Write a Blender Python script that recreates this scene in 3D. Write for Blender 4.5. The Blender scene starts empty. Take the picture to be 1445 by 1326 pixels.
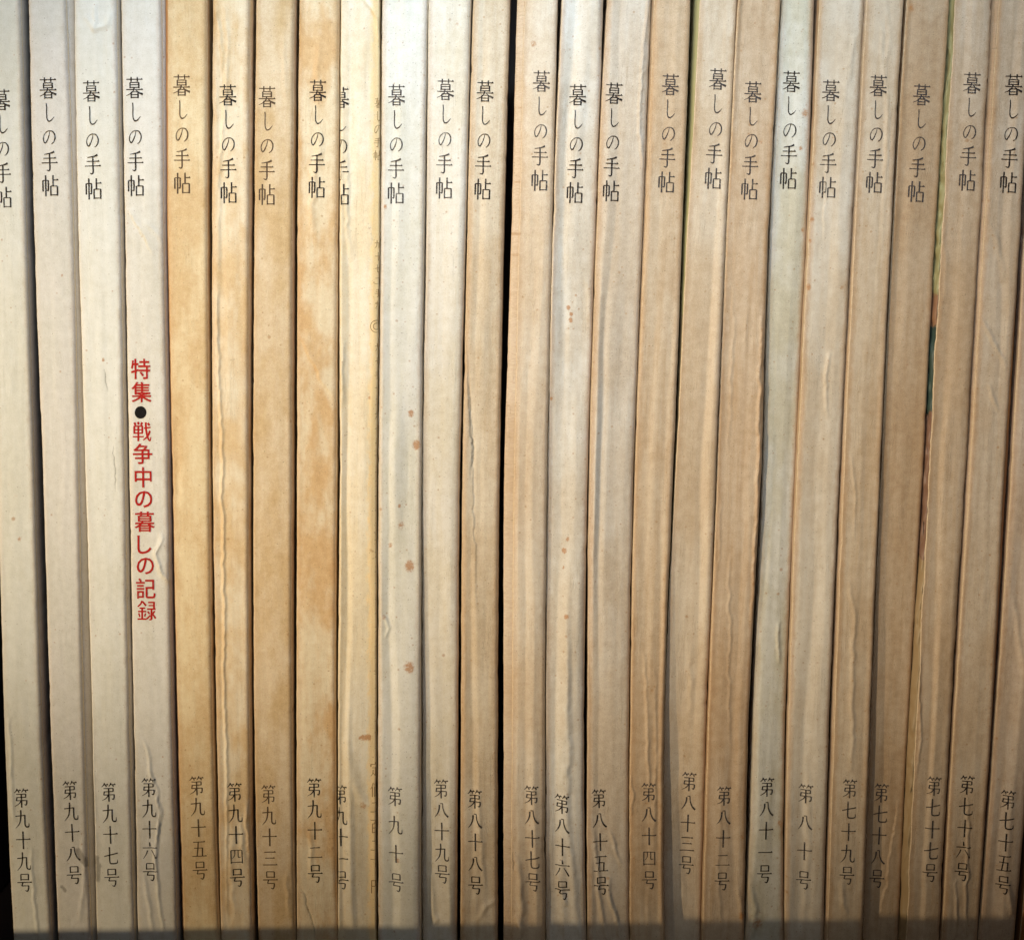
import bpy, bmesh, math, random
import numpy as np
from mathutils import Vector, Matrix

S = bpy.context.scene
COL = S.collection
random.seed(7)

# ------------------------------------------------------------------ camera
FPX = 2258.0                      # focal length in pixels of the 1445 px wide picture
DIST = 0.350                      # metres from the lens to the row of spines
PITCH = math.radians(8.5)
ROLL = math.radians(0.85)
cam = bpy.data.cameras.new('camera'); co = bpy.data.objects.new('camera', cam); COL.objects.link(co)
cam.sensor_fit = 'HORIZONTAL'; cam.sensor_width = 36.0; cam.lens = 36.0 * FPX / 1445.0
cam.clip_start = 0.01; cam.clip_end = 20
CAMP = Vector((0, -DIST * math.cos(PITCH), DIST * math.sin(PITCH)))
co.location = CAMP
ROT = Matrix.Rotation(math.pi / 2 - PITCH, 3, 'X') @ Matrix.Rotation(-ROLL, 3, 'Z')
co.rotation_euler = ROT.to_euler()
S.camera = co

def at(px, py, proud=0.0):
    """point (x, z) in mm where the sight line of a picture point meets the plane y = -proud (mm)"""
    d = ROT @ Vector(((px - 722.5) / FPX, -(py - 663.0) / FPX, -1.0))
    t = (-proud * 0.001 - CAMP.y) / d.y
    p = CAMP + d * t
    return p.x * 1000, p.z * 1000

# ------------------------------------------------------------------ world and lamps
w = bpy.data.worlds.new('World'); S.world = w; w.use_nodes = True
bg = w.node_tree.nodes['Background']
bg.inputs[0].default_value = (1.0, 0.76, 0.52, 1); bg.inputs[1].default_value = 0.08
S.view_settings.view_transform = 'Standard'; S.view_settings.look = 'None'
S.view_settings.exposure = 0.06; S.view_settings.gamma = 1.0

def lamp(name, loc, target, size, power, colour, size_y=None, spread=180):
    L = bpy.data.lights.new(name, 'AREA'); o = bpy.data.objects.new(name, L); COL.objects.link(o)
    L.shape = 'RECTANGLE'; L.size = size; L.size_y = size_y or size; L.energy = power; L.color = colour
    L.spread = math.radians(spread)
    o.location = loc
    o.rotation_euler = (Vector(target) - Vector(loc)).to_track_quat('-Z', 'Y').to_euler()
    return o
# low warm light from the left, small enough to draw edges of shadow
lamp('key_lamp', (-0.38, -0.25, -0.0805), (0, 0, 0), 0.007, 0.70, (1.0, 0.77, 0.48), 0.006)
# cool window light from above
lamp('window_light', (0.02, -0.17, 0.33), (0.01, 0, 0.135), 0.20, 0.20, (0.66, 0.82, 1.0), 0.08, 44)
# unseen warm spot, added and shaped to pool light on the middle row
L = bpy.data.lights.new('added_warm_spot', 'SPOT'); o = bpy.data.objects.new('added_warm_spot', L); COL.objects.link(o)
L.energy = 15.5; L.color = (1.0, 0.855, 0.64); L.spot_size = math.radians(17.5); L.spot_blend = 1.0; L.shadow_soft_size = 0.012
o.location = (-0.50, -0.60, 0.12); o.scale = (1.35, 1.0, 1.0)
o.rotation_euler = (Vector((-0.016, 0, 0.014)) - Vector(o.location)).to_track_quat('-Z', 'Y').to_euler()

# ------------------------------------------------------------------ noise
def lattice(seed):
    return np.random.RandomState(seed).rand(256, 256)
def vnoise(x, y, seed=0):
    g = lattice(seed)
    xi = np.floor(x).astype(int); yi = np.floor(y).astype(int)
    fx = x - xi; fy = y - yi
    fx = fx * fx * fx * (fx * (fx * 6 - 15) + 10); fy = fy * fy * fy * (fy * (fy * 6 - 15) + 10)
    a = g[xi % 256, yi % 256]; b = g[(xi + 1) % 256, yi % 256]
    c = g[xi % 256, (yi + 1) % 256]; d = g[(xi + 1) % 256, (yi + 1) % 256]
    return ((a * (1 - fx) + b * fx) * (1 - fy) + (c * (1 - fx) + d * fx) * fy) * 2 - 1
def fnoise(x, y, seed=0, oct=3):
    r = 0; a = 1.0
    for k in range(oct):
        r = r + a * vnoise(x * 2 ** k, y * 2 ** k, seed + k); a *= 0.5
    return r
def sstep(a, b, x):
    t = np.clip((x - a) / (b - a), 0, 1); return t * t * (3 - 2 * t)

# ------------------------------------------------------------------ materials
def srgb(c):
    return tuple(((v / 255) / 12.92 if v / 255 < 0.04045 else ((v / 255 + 0.055) / 1.055) ** 2.4) for v in c) + (1,)

class NT:
    def __init__(s, name):
        s.m = bpy.data.materials.new(name); s.m.use_nodes = True
        s.t = s.m.node_tree; s.b = s.t.nodes['Principled BSDF']
    def n(s, kind, **kw):
        o = s.t.nodes.new(kind)
        for k, v in kw.items():
            if k.startswith('i_'):
                key = k[2:]; key = int(key) if key.isdigit() else key
                if hasattr(v, 'is_linked'): s.t.links.new(v, o.inputs[key])
                else: o.inputs[key].default_value = v
            else: setattr(o, k, v)
        return o
    def link(s, a, b): s.t.links.new(a, b)
    def attr(s, name): return s.n('ShaderNodeAttribute', attribute_name=name)
    def noise(s, vec, scale, detail=3, rough=0.55):
        return s.n('ShaderNodeTexNoise', i_Vector=vec, i_Scale=scale, i_Detail=detail, i_Roughness=rough).outputs['Fac']
    def ramp(s, fac, a, b):
        return s.n('ShaderNodeMapRange', i_0=fac, i_1=a, i_2=b, interpolation_type='SMOOTHSTEP').outputs[0]
    def math(s, op, a, b=0.0):
        return s.n('ShaderNodeMath', operation=op, i_0=a, i_1=b).outputs[0]
    def mix(s, fac, a, b, mode='MIX'):
        o = s.n('ShaderNodeMix', data_type='RGBA', blend_type=mode)
        for idx, v in ((0, fac), (6, a), (7, b)):
            if hasattr(v, 'is_linked'): s.t.links.new(v, o.inputs[idx])
            else: o.inputs[idx].default_value = v
        return o.outputs[2]
    def scaled(s, vec, sc, off=(0, 0, 0)):
        return s.n('ShaderNodeMapping', i_Vector=vec, i_Scale=sc, i_Location=off).outputs[0]

def paper(name, base, tan, seed, blotch=0.3, fox=0.3, edge=0.35, edge_r=None, dirt=0.5, rough=0.5, streak=0.3, bs=0.07, reach=1.9, crack=1.6, ecol=(168, 118, 62)):
    """aged cover paper; every pattern lives in millimetres on the sheet"""
    m = NT(name)
    pc = m.attr('sheet').outputs['Vector']
    off = (seed * 13.7, seed * 7.3, seed * 3.1)
    pv = m.scaled(pc, (1, 1, 1), off)
    long = m.scaled(pc, (0.9, 0.05, 1), off)
    b = srgb(base); t = srgb(tan)
    big = m.ramp(m.noise(m.scaled(pc, (1, 0.45, 1), off), bs, 4, 0.6), 0.40, 0.62)
    col = m.mix(m.math('MULTIPLY', big, blotch), b, t)
    st = m.ramp(m.noise(long, 0.9, 3, 0.6), 0.42, 0.72)
    col = m.mix(m.math('MULTIPLY', st, streak), col, t)
    # cloudiness of the sheet
    cl = m.noise(pv, 0.55, 5, 0.65)
    col = m.mix(0.55, col, m.n('ShaderNodeCombineColor', i_0=cl, i_1=cl, i_2=cl).outputs[0], 'SOFT_LIGHT')
    # grime along both long edges
    e = m.attr('edge').outputs['Fac']; en = m.noise(m.scaled(pc, (1, 0.35, 1), off), 1.1, 5, 0.75)
    left = m.attr('side').outputs['Fac']
    er = edge if edge_r is None else edge_r
    reach_ = m.math('ADD', m.math('MULTIPLY', en, reach), -0.2)
    em = m.math('SUBTRACT', 1.0, m.ramp(m.math('SUBTRACT', e, reach_), -0.5, 0.75))
    amt = m.math('ADD', m.math('MULTIPLY', left, er - edge), edge)
    col = m.mix(m.math('MULTIPLY', em, amt), col, srgb(ecol))
    # foxing: rare round rusty spots, two sizes
    for sc, th, k in ((0.22, 0.13, 0.8), (0.7, 0.24, 0.65), (1.5, 0.26, 0.6)):
        vo = m.n('ShaderNodeTexVoronoi', i_Vector=m.mix(0.12, pv, m.n('ShaderNodeTexNoise', i_Vector=pv, i_Scale=1.2).outputs['Color'], 'ADD'), i_Scale=sc, i_Randomness=1.0)
        pick = m.n('ShaderNodeSeparateColor', i_0=vo.outputs['Color'])
        r = m.math('MULTIPLY', pick.outputs[1], th)
        spot = m.math('SUBTRACT', 1.0, m.n('ShaderNodeMapRange', i_0=m.math('DIVIDE', vo.outputs['Distance'], m.math('ADD', r, 0.004)), i_1=0.35, i_2=1.0, interpolation_type='SMOOTHSTEP').outputs[0])
        on = m.math('LESS_THAN', pick.outputs[0], min(0.95, 0.12 + fox * (0.55 if sc < 0.5 else 1.2)))
        col = m.mix(m.math('MULTIPLY', m.math('MULTIPLY', spot, on), k * 0.75), col, srgb((168, 122, 76)) if sc < 1 else srgb((112, 88, 62)))
    # placed stains
    sa = m.attr('stain').outputs['Fac']
    sn = m.math('MULTIPLY', m.noise(pv, 2.0, 5, 0.75), 1.0)
    sm = m.ramp(m.math('MULTIPLY', sa, m.math('SUBTRACT', m.math('MULTIPLY', sn, 3.6), 0.8)), 0.2, 0.75)
    col = m.mix(m.math('MULTIPLY', sm, 0.78), col, srgb((176, 120, 68)))
    ga = m.attr('grime').outputs['Fac']
    gm = m.ramp(m.math('MULTIPLY', ga, m.math('ADD', m.noise(m.scaled(pc, (2.0, 0.8, 1), off), 1.4, 5, 0.75), 0.3)), 0.3, 0.75)
    col = m.mix(m.math('MULTIPLY', gm, 0.5), col, srgb((80, 70, 58)))
    # rubbed fibre at the corners, with a lit edge highlight painted in
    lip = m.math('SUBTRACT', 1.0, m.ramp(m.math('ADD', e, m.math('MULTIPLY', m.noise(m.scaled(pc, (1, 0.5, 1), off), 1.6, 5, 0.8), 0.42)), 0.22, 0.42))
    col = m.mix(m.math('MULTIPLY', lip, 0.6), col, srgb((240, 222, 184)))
    # specks and rubbed grain
    sp = m.ramp(m.noise(pv, 2.6, 2, 0.5), 0.66, 0.78)
    col = m.mix(m.math('MULTIPLY', sp, dirt * 0.55), col, srgb((96, 84, 68)))
    fine = m.n('ShaderNodeMapRange', i_0=m.noise(pv, 4.5, 6, 0.9), i_1=0.30, i_2=0.70).outputs[0]
    col = m.mix(0.30, col, m.n('ShaderNodeCombineColor', i_0=fine, i_1=fine, i_2=fine).outputs[0], 'OVERLAY')
    # hair scratches running along the spine
    sx = m.ramp(m.noise(m.scaled(pc, (3.2, 0.035, 1), off), 1.0, 2, 0.5), 0.66, 0.72)
    col = m.mix(m.math('MULTIPLY', sx, 0.07), col, srgb((235, 226, 205)))
    m.link(col, m.b.inputs['Base Color'])
    rr = m.n('ShaderNodeMapRange', i_0=cl, i_1=0.3, i_2=0.7, i_3=rough - 0.08, i_4=rough + 0.1)
    m.link(rr.outputs[0], m.b.inputs['Roughness'])
    m.b.inputs['Specular IOR Level'].default_value = 0.35
    h1 = m.noise(pv, 1.3, 5, 0.6)
    h2 = m.noise(m.scaled(pc, (1.6, 0.12, 1), off), 1.0, 4, 0.6)
    h = m.math('ADD', h1, m.math('MULTIPLY', h2, 0.3))
    # hairline cracks that wander along the spine
    cn = m.noise(m.scaled(pc, (0.8, 0.045, 1), off), 1.0, 4, 0.62)
    cr = m.math('SUBTRACT', 1.0, m.ramp(m.math('ABSOLUTE', m.math('SUBTRACT', cn, 0.5)), 0.0, 0.018))
    cr = m.math('MULTIPLY', cr, m.ramp(m.noise(m.scaled(pc, (0.5, 0.12, 1), off), 0.5, 2), 0.50, 0.62))
    h = m.math('ADD', h, m.math('MULTIPLY', cr, crack))
    bp = m.n('ShaderNodeBump', i_Strength=0.45, i_Distance=0.00008, i_Height=h)
    m.link(bp.outputs[0], m.b.inputs['Normal'])
    return m.m

def ink(name, col, wear=0.35):
    m = NT(name)
    m.b.inputs['Base Color'].default_value = srgb(col); m.b.inputs['Roughness'].default_value = 0.7; m.b.inputs['Specular IOR Level'].default_value = 0.12
    g = m.n('ShaderNodeNewGeometry').outputs['Position']
    a = m.noise(g, 2600, 3, 0.6)
    b_ = m.noise(g, 420, 3, 0.6)
    al = m.math('SUBTRACT', 1.0, m.math('MAXIMUM', m.math('MULTIPLY', m.ramp(a, 0.50, 0.70), wear), m.math('MULTIPLY', m.ramp(b_, 0.48, 0.75), wear)))
    m.link(al, m.b.inputs['Alpha'])
    return m.m

def plain(name, c1, c2, scale=40, rough=0.6, stretch=(1, 1, 1)):
    m = NT(name)
    g = m.n('ShaderNodeTexCoord').outputs['Object']
    f = m.noise(m.scaled(g, stretch), scale, 5, 0.6)
    m.link(m.mix(m.ramp(f, 0.3, 0.7), srgb(c1), srgb(c2)), m.b.inputs['Base Color'])
    m.b.inputs['Roughness'].default_value = rough
    bp = m.n('ShaderNodeBump', i_Strength=0.3, i_Distance=0.0003, i_Height=f)
    m.link(bp.outputs[0], m.b.inputs['Normal'])
    return m.m

def picture_cover(name, bands):
    """printed front cover: stacked bands of printed colour, heights in mm"""
    m = NT(name)
    pc = m.attr('sheet').outputs['Vector']
    v = m.n('ShaderNodeSeparateXYZ', i_0=pc).outputs[1]
    v = m.math('ADD', v, m.math('MULTIPLY', m.noise(pc, 0.5, 4), 6.0))
    col = srgb(bands[0][1])
    for z, c in bands[1:]:
        col = m.mix(m.ramp(v, z + 0.6, z - 0.6), col, srgb(c))
    m.link(col, m.b.inputs['Base Color']); m.b.inputs['Roughness'].default_value = 0.5
    return m.m

# ------------------------------------------------------------------ mesh helpers
ZT, ZB = 124.0, -136.0            # magazine height 260 mm

def finish(me, smooth=True):
    if smooth: me.polygons.foreach_set('use_smooth', np.ones(len(me.polygons), dtype=bool))
    me.update()

def grid_mesh(name, P, mat, smooth=True, attrs=None, org=(0, 0, 0)):
    """P: rows x cols x 3 in mm"""
    R, C = P.shape[:2]
    co_ = (P.reshape(-1, 3) * 0.001 - np.array(org)).astype(np.float32)
    idx = np.arange(R * C).reshape(R, C)
    q = np.stack([idx[1:, :-1], idx[1:, 1:], idx[:-1, 1:], idx[:-1, :-1]], -1).reshape(-1, 4)
    me = bpy.data.meshes.new(name)
    me.vertices.add(R * C); me.vertices.foreach_set('co', co_.ravel())
    me.loops.add(q.size); me.loops.foreach_set('vertex_index', q.ravel().astype(np.int32))
    me.polygons.add(len(q)); me.polygons.foreach_set('loop_start', (np.arange(len(q)) * 4).astype(np.int32))
    me.update(calc_edges=True)
    for k, (typ, arr) in (attrs or {}).items():
        a = me.attributes.new(k, typ, 'POINT')
        a.data.foreach_set('vector' if typ == 'FLOAT_VECTOR' else 'value', arr.astype(np.float32).ravel())
    me.materials.append(mat)
    finish(me, smooth)
    return me

def link(name, me, parent=None):
    o = bpy.data.objects.new(name, me); COL.objects.link(o)
    if parent: o.parent = parent
    return o

def box_mesh(name, x0, x1, y0, y1, z0, z1, mat, bev=0.0, org=(0, 0, 0)):
    bm = bmesh.new(); bmesh.ops.create_cube(bm, size=1)
    for v in bm.verts:
        v.co = Vector(((x0 + x1) / 2 + v.co.x * (x1 - x0), (y0 + y1) / 2 + v.co.y * (y1 - y0), (z0 + z1) / 2 + v.co.z * (z1 - z0))) * 0.001 - Vector(org)
    if bev: bmesh.ops.bevel(bm, geom=bm.edges[:], offset=bev * 0.001, segments=2, affect='EDGES')
    me = bpy.data.meshes.new(name); bm.to_mesh(me); bm.free(); me.materials.append(mat); return me

# ------------------------------------------------------------------ lettering: brush strokes on a 100 x 100 cell (y down)
def H(x0, x1, y, w=4.4): return ('H', x0, x1, y, w)
def V(x, y0, y1, w=8.0): return ('V', x, y0, y1, w)
def Cv(pts, w): return ('C', pts, w)      # w: list of widths or (start, end)
def BOX(x0, x1, y0, y1, *mids): return [V(x0, y0, y1 + 4, 7), V(x1, y0, y1 + 4, 8)] + [('B', x0, x1, y, 4.2) for y in (y0, *mids, y1)]
GL = {
 '暮': [H(4, 97, 11), V(31, 0, 22, 7), V(67, 0, 22, 7)] + BOX(25, 75, 26, 49, 37) + [H(2, 98, 59), Cv([(48, 50), (42, 66), (25, 79), (2, 88)], (7, 2)),
        Cv([(56, 60), (72, 72), (98, 82)], (3, 9))] + BOX(31, 70, 70, 96, 83),
 'し': [Cv([(36, 2), (38, 25), (37, 55), (39, 80), (50, 94), (68, 90), (88, 72)], (6, 6, 6, 6, 6, 5, 2.5))],
 'の': [Cv([(56, 14), (50, 40), (38, 68), (24, 88), (13, 80), (9, 56), (18, 32), (36, 15), (56, 10), (78, 16), (92, 38), (92, 64), (82, 84), (66, 97)], (3, 5, 6, 7, 6, 5, 4, 4, 4.5, 6, 7.5, 8, 6, 3))],
 '手': [Cv([(80, 2), (60, 9), (18, 15)], (9, 3)), H(13, 90, 34), H(2, 99, 57), Cv([(51, 12), (51, 60), (51, 88), (44, 96), (31, 92)], (8, 8, 8, 6, 3))],
 '帖': [V(9, 24, 76), ('B', 9, 40, 24, 4.4), Cv([(40, 24), (40, 62), (38, 72), (31, 70)], (7.5, 7.5, 6, 3)), V(25, 0, 99), V(68, 0, 51), H(68, 98, 23)] + BOX(54, 92, 51, 93),
 '第': [Cv([(24, 0), (17, 10), (3, 21)], (8, 3)), H(17, 48, 9), Cv([(29, 10), (36, 20)], (4, 8)), Cv([(68, 0), (61, 10), (52, 19)], (8, 3)), H(63, 98, 9), Cv([(76, 10), (84, 20)], (4, 8)),
        ('B', 16, 80, 29, 4.4), V(80, 29, 47, 7), ('B', 20, 80, 46, 4.2), Cv([(20, 44), (18, 55), (15, 64)], (7, 6)), ('B', 16, 86, 63, 4.2),
        Cv([(86, 62), (85, 78), (80, 87), (70, 84)], (7.5, 7, 6, 3)), V(50, 29, 100), Cv([(47, 64), (32, 80), (4, 93)], (7, 2))],
 '号': BOX(25, 77, 5, 34) + [H(0, 100, 49), Cv([(37, 50), (33, 60), (29, 68)], (7, 6)), ('B', 29, 76, 68, 4.4), Cv([(76, 67), (74, 85), (66, 97), (52, 93)], (8, 8, 6, 3))],
 '九': [Cv([(5, 33), (40, 31), (70, 29)], (4.5, 4.5)), Cv([(69, 28), (68, 60), (69, 82), (78, 91), (93, 89), (95, 70)], (8, 8, 7, 6, 6, 2)), Cv([(42, 1), (41, 35), (32, 70), (4, 98)], (8, 8, 6, 2))],
 '八': [Cv([(37, 16), (34, 45), (22, 72), (3, 94)], (9, 8, 6, 2)), Cv([(42, 9), (60, 8)], (4, 5)), Cv([(59, 9), (62, 40), (76, 72), (97, 92)], (5, 6, 8, 10))],
 '十': [H(2, 100, 45), V(51, 0, 99, 8.5)],
 '一': [H(2, 99, 50)],
 '二': [H(17, 84, 20), H(2, 99, 84)],
 '三': [H(12, 89, 12), H(18, 82, 47), H(2, 99, 86)],
 '四': [V(9, 12, 95), V(92, 12, 95), ('B', 9, 92, 12, 4.4), ('B', 9, 92, 87, 4.4), Cv([(37, 13), (36, 42), (19, 62)], (6, 2.5)), Cv([(62, 13), (62, 50), (68, 57), (83, 55)], (6, 6, 5, 3))],
 '五': [H(10, 92, 7), Cv([(45, 8), (41, 45), (34, 90)], (7, 7)), ('B', 15, 73, 43, 4.2), Cv([(73, 42), (70, 90)], (8, 7)), H(1, 100, 91)],
 '六': [Cv([(48, 0), (52, 24)], (5, 9)), H(2, 99, 33), Cv([(34, 48), (25, 70), (5, 97)], (7, 2.5)), Cv([(60, 47), (78, 70), (94, 94)], (4, 9))],
 '七': [Cv([(3, 50), (50, 42), (97, 34)], (4.5, 5.5)), Cv([(41, 1), (41, 40), (41, 78), (50, 89), (80, 89), (92, 84), (93, 68)], (8, 8, 7, 6, 6, 6, 2))],
}
def catmull(pts, ws, n=9):
    P = [np.array(p, float) for p in pts]
    if len(ws) != len(P): ws = list(np.interp(np.linspace(0, 1, len(P)), np.linspace(0, 1, len(ws)), ws))
    P2 = [2 * P[0] - P[1]] + P + [2 * P[-1] - P[-2]]
    out = []; wo = []
    for i in range(len(P) - 1):
        p0, p1, p2, p3 = P2[i:i + 4]
        for k in range(n):
            t = k / n
            out.append(0.5 * ((2 * p1) + (-p0 + p2) * t + (2 * p0 - 5 * p1 + 4 * p2 - p3) * t * t + (-p0 + 3 * p1 - 3 * p2 + p3) * t ** 3))
            wo.append(ws[i] * (1 - t) + ws[i + 1] * t)
    out.append(P[-1]); wo.append(ws[-1])
    return np.array(out), np.array(wo)
def ribbon(c, w):
    d = np.gradient(c, axis=0); d /= np.maximum(np.linalg.norm(d, axis=1, keepdims=True), 1e-6)
    nrm = np.stack([-d[:, 1], d[:, 0]], 1)
    return c + nrm * w[:, None] / 2, c - nrm * w[:, None] / 2
def glyph_quads(ch, fat=1.0):
    """list of (N x 4 x 2) quads in the cell"""
    out = []
    for s in GL[ch]:
        if s[0] == 'C':
            c, w_ = catmull(s[1], s[2]); a, b = ribbon(c, w_ * fat * 1.06)
            out.append(np.stack([a[:-1], a[1:], b[1:], b[:-1]], 1))
        elif s[0] in 'HB':
            x = np.linspace(s[1], s[2], 9); h = s[4] * fat / 2
            a = np.stack([x, np.full(9, s[3] - h)], 1); b = np.stack([x, np.full(9, s[3] + h)], 1)
            out.append(np.stack([a[:-1], a[1:], b[1:], b[:-1]], 1))
            if s[0] == 'H':     # the little triangle that ends a thin horizontal stroke
                x1 = s[2]; y = s[3] + h
                out.append(np.array([[(x1 - 13, y), (x1 - 6, y - 9.5), (x1 + 1, y - 1.5), (x1 + 1, y)]], float))
        else:
            y = np.linspace(s[2], s[3], 13); h = s[4] * fat / 2
            wv = np.full(13, h); 
            a = np.stack([s[1] - wv, y], 1); b = np.stack([s[1] + wv, y], 1)
            out.append(np.stack([a[:-1], a[1:], b[1:], b[:-1]], 1))
    return out

# ------------------------------------------------------------------ one magazine
YS = [20, 330, 663, 1000, 1306]
FLAT = [(0, 0.0), (0.1, 0.10), (0.5, 0.14), (0.9, 0.10), (1, 0.0)]
JIT = [0]

def curve_x(px, proud):
    """x (mm) of a long edge at any height, through five measured points"""
    pts = [at(x, y, proud) for x, y in zip(px, YS)]
    z = np.array([p[1] for p in pts]); x = np.array([p[0] for p in pts])
    c = np.polyfit(z, x, 3)
    res = x - np.polyval(c, z)
    def f(zz):
        zz = np.asarray(zz, float)
        zc = np.clip(zz, z[-1] - 3, z[0] + 3)
        d = np.polyval(np.polyder(c), zc)
        return np.polyval(c, zc) + d * (zz - zc) + np.interp(-zz, -z, res)
    return f

def magazine(p):
    no = p['no']; seed = no
    rng = np.random.RandomState(no)
    dyv = p.get('dy', (0, 0, 0)); dmid = float(np.mean(dyv))
    fL = curve_x(p['L'], dmid); fR = curve_x(p['R'], dmid)
    zc = (ZT + ZB) / 2
    base_x = float((fL(ZB) + fR(ZB)) / 2)
    org = (base_x * 0.001, 0, ZB * 0.001)
    root = bpy.data.objects.new('magazine', None); COL.objects.link(root)
    root.location = org; root.empty_display_size = 0.01
    root['label'] = p['label']; root['category'] = 'magazine'; root['group'] = 'old magazines lined up spine outward'
    # rows and columns
    R, C = 720, 46
    z = np.linspace(ZT, ZB, R)
    t = np.linspace(0, 1, C)
    u1 = 0.5 - 0.5 * np.cos(math.pi * t); u1 = 0.45 * u1 + 0.55 * t
    U, Z = np.meshgrid(u1, z)
    xl = fL(z); xr = fR(z)
    ej = p.get('jit', 0.045)
    xl = xl + ej * fnoise(z * 0.12, np.zeros(R) + no, seed * 3 + 1) + ej * 0.5 * vnoise(z * 0.8, np.zeros(R) + no, seed * 3 + 2)
    xr = xr + ej * fnoise(z * 0.12, np.zeros(R) + no + 9, seed * 3 + 5) + ej * 0.5 * vnoise(z * 0.8, np.zeros(R) + no + 5, seed * 3 + 2)
    for arr, sg in ((xl, 1), (xr, -1)):
        for _ in range(rng.randint(4, 9)):
            zn = rng.uniform(ZB, ZT); arr += sg * rng.uniform(.04, .13) * np.exp(-((z - zn) / rng.uniform(.5, 2.2)) ** 2)
    W = (xr - xl)[:, None]
    X = xl[:, None] + U * W
    # depth of the paper towards the viewer, mm
    pt = p.get('top', FLAT); pb = p.get('bot', pt); pm = p.get('mid', None)
    def prof(pp, uu):
        xs = [a for a, _ in pp]; ys = [b for _, b in pp]
        fx = np.linspace(0, 1, 201); fy = np.interp(fx, xs, ys)
        k = np.hanning(p.get('soft', 25)); k /= k.sum(); n = len(k) // 2
        fy = np.convolve(np.pad(fy, n, mode='edge'), k, 'valid')
        return np.interp(uu, fx, fy)
    amp = p.get('amp', 1.0)
    drift = 0.11 * fnoise(z * 0.016, np.zeros(R), seed + 50)[:, None] * (1 if amp >= 0.5 else 0.3)
    UU = np.clip(U + drift * np.sin(U * math.pi), 0, 1)
    tt = sstep(95, -95, Z)
    if pm is None:
        D = prof(pt, UU) * (1 - tt) + prof(pb, UU) * tt
    else:
        w0 = sstep(95, 10, Z); w1 = sstep(-10, -95, Z)
        D = prof(pt, UU) * (1 - w0) + prof(pm, UU) * w0 * (1 - w1) + prof(pb, UU) * w1
    D = D * (1 + (0.75 if amp >= 0.5 else 0.3) * fnoise(U * 1.3 + 4, Z * 0.018, seed + 90, 2))
    D = D * p.get('gain', 1.5 if amp >= 0.5 else 1.3)
    D = D + np.interp(-Z, [-90, 0, 90], dyv)
    nl = p.get('wav', 0.05)
    D = D + nl * fnoise(U * 3.3, Z * 0.022, seed * 5, 3) + nl * 0.5 * fnoise(U * 6, Z * 0.10, seed * 7, 2)
    D = D + 0.018 * fnoise((X - xl[:, None]) * 0.9, Z * 0.45, seed * 11, 2)
    # rounded corners
    ed = np.minimum(U, 1 - U) * W; rad = p.get('rad', 0.45)
    rad = np.where(U > 0.5, p.get('radR', 0.8), rad)
    k = np.clip(1 - ed / rad, 0, 1)
    D = D - rad * (1 - np.sqrt(np.clip(1 - k * k, 0, 1)))
    # creases and dents
    stain = np.zeros_like(D); grime = np.zeros_like(D)
    for kind, pts, h, wd in p.get('creases', []):
        q = [at(a, b, dmid) for a, b in pts]
        q = np.array(q)
        best = np.full(D.shape, 1e9); sgn = np.zeros_like(D); par = np.zeros_like(D); n = len(q) - 1
        # a little hand wander of the line
        wob = 0.25 * vnoise(Z * 0.35, np.zeros_like(Z) + len(q), seed + 77) + 0.12 * vnoise(Z * 1.2, np.zeros_like(Z), seed + 78)
        Xw = X + wob
        for i in range(n):
            a, b = q[i], q[i + 1]; d = b - a; L2 = (d * d).sum()
            s = np.clip(((Xw - a[0]) * d[0] + (Z - a[1]) * d[1]) / L2, 0, 1)
            ex = Xw - a[0] - s * d[0]; ez = Z - a[1] - s * d[1]
            dist = np.hypot(ex, ez); m = dist < best
            best[m] = dist[m]; sgn[m] = np.sign(ex[m] * abs(d[1]) + 1e-9 * ez[m]); par[m] = (i + s[m]) / n
        tap = np.sin(np.clip(par, 0, 1) * math.pi) ** 0.4 * (best < 12)
        if kind == 'ridge': D = D + h * tap * np.exp(-(best / wd) ** 2)
        elif kind == 'step': D = D + h * tap * (sgn > 0) * np.exp(-best / wd)
        elif kind == 'grime': grime = np.maximum(grime, h * np.exp(-(best / wd) ** 2))
        elif kind == 'line': D = D - h * tap * np.exp(-(best / wd) ** 2); grime = np.maximum(grime, tap * np.exp(-(best / (wd * 1.2)) ** 2))
    for bx, by, r, s_ in p.get('stains', []):
        cx, cz = at(bx, by, dmid)
        stain = np.maximum(stain, s_ * np.exp(-(((X - cx) / r) ** 2 + ((Z - cz) / (r * 1.25)) ** 2)))
    P = np.stack([X, -D, Z], -1)
    ssx = (X - xl[:, None])
    attrs = {'sheet': ('FLOAT_VECTOR', np.stack([ssx, Z, np.zeros_like(Z)], -1)),
             'edge': ('FLOAT', ed + 0 * U), 'side': ('FLOAT', (U > 0.5).astype(float)), 'stain': ('FLOAT', stain), 'grime': ('FLOAT', grime)}
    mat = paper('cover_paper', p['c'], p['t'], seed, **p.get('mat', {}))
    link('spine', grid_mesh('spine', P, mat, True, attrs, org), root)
    # covers: shoulder beside the spine face, then straight back
    side = []
    for sgn_, xe, col_u, key in ((-1, xl, 0, 'SL'), (1, xr, -1, 'SR')):
        sh = p.get(key, 0.6)
        if isinstance(sh, (int, float)): sh = [sh] * 5
        zz = np.array([at(700, y)[1] for y in YS])
        shw = np.interp(-z, -zz, np.array(sh) * 0.155)
        sd = p.get(key + 'd', 1.0)
        de = D[:, col_u]
        g = 0.02
        rag = p.get(key + 'rag', 0.0)
        xa = xe + sgn_ * g
        xb = xe + sgn_ * (g + shw)
        mid = []
        inset = np.minimum(0.30, 0.30 + 0 * z)
        n_s = 6
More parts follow.
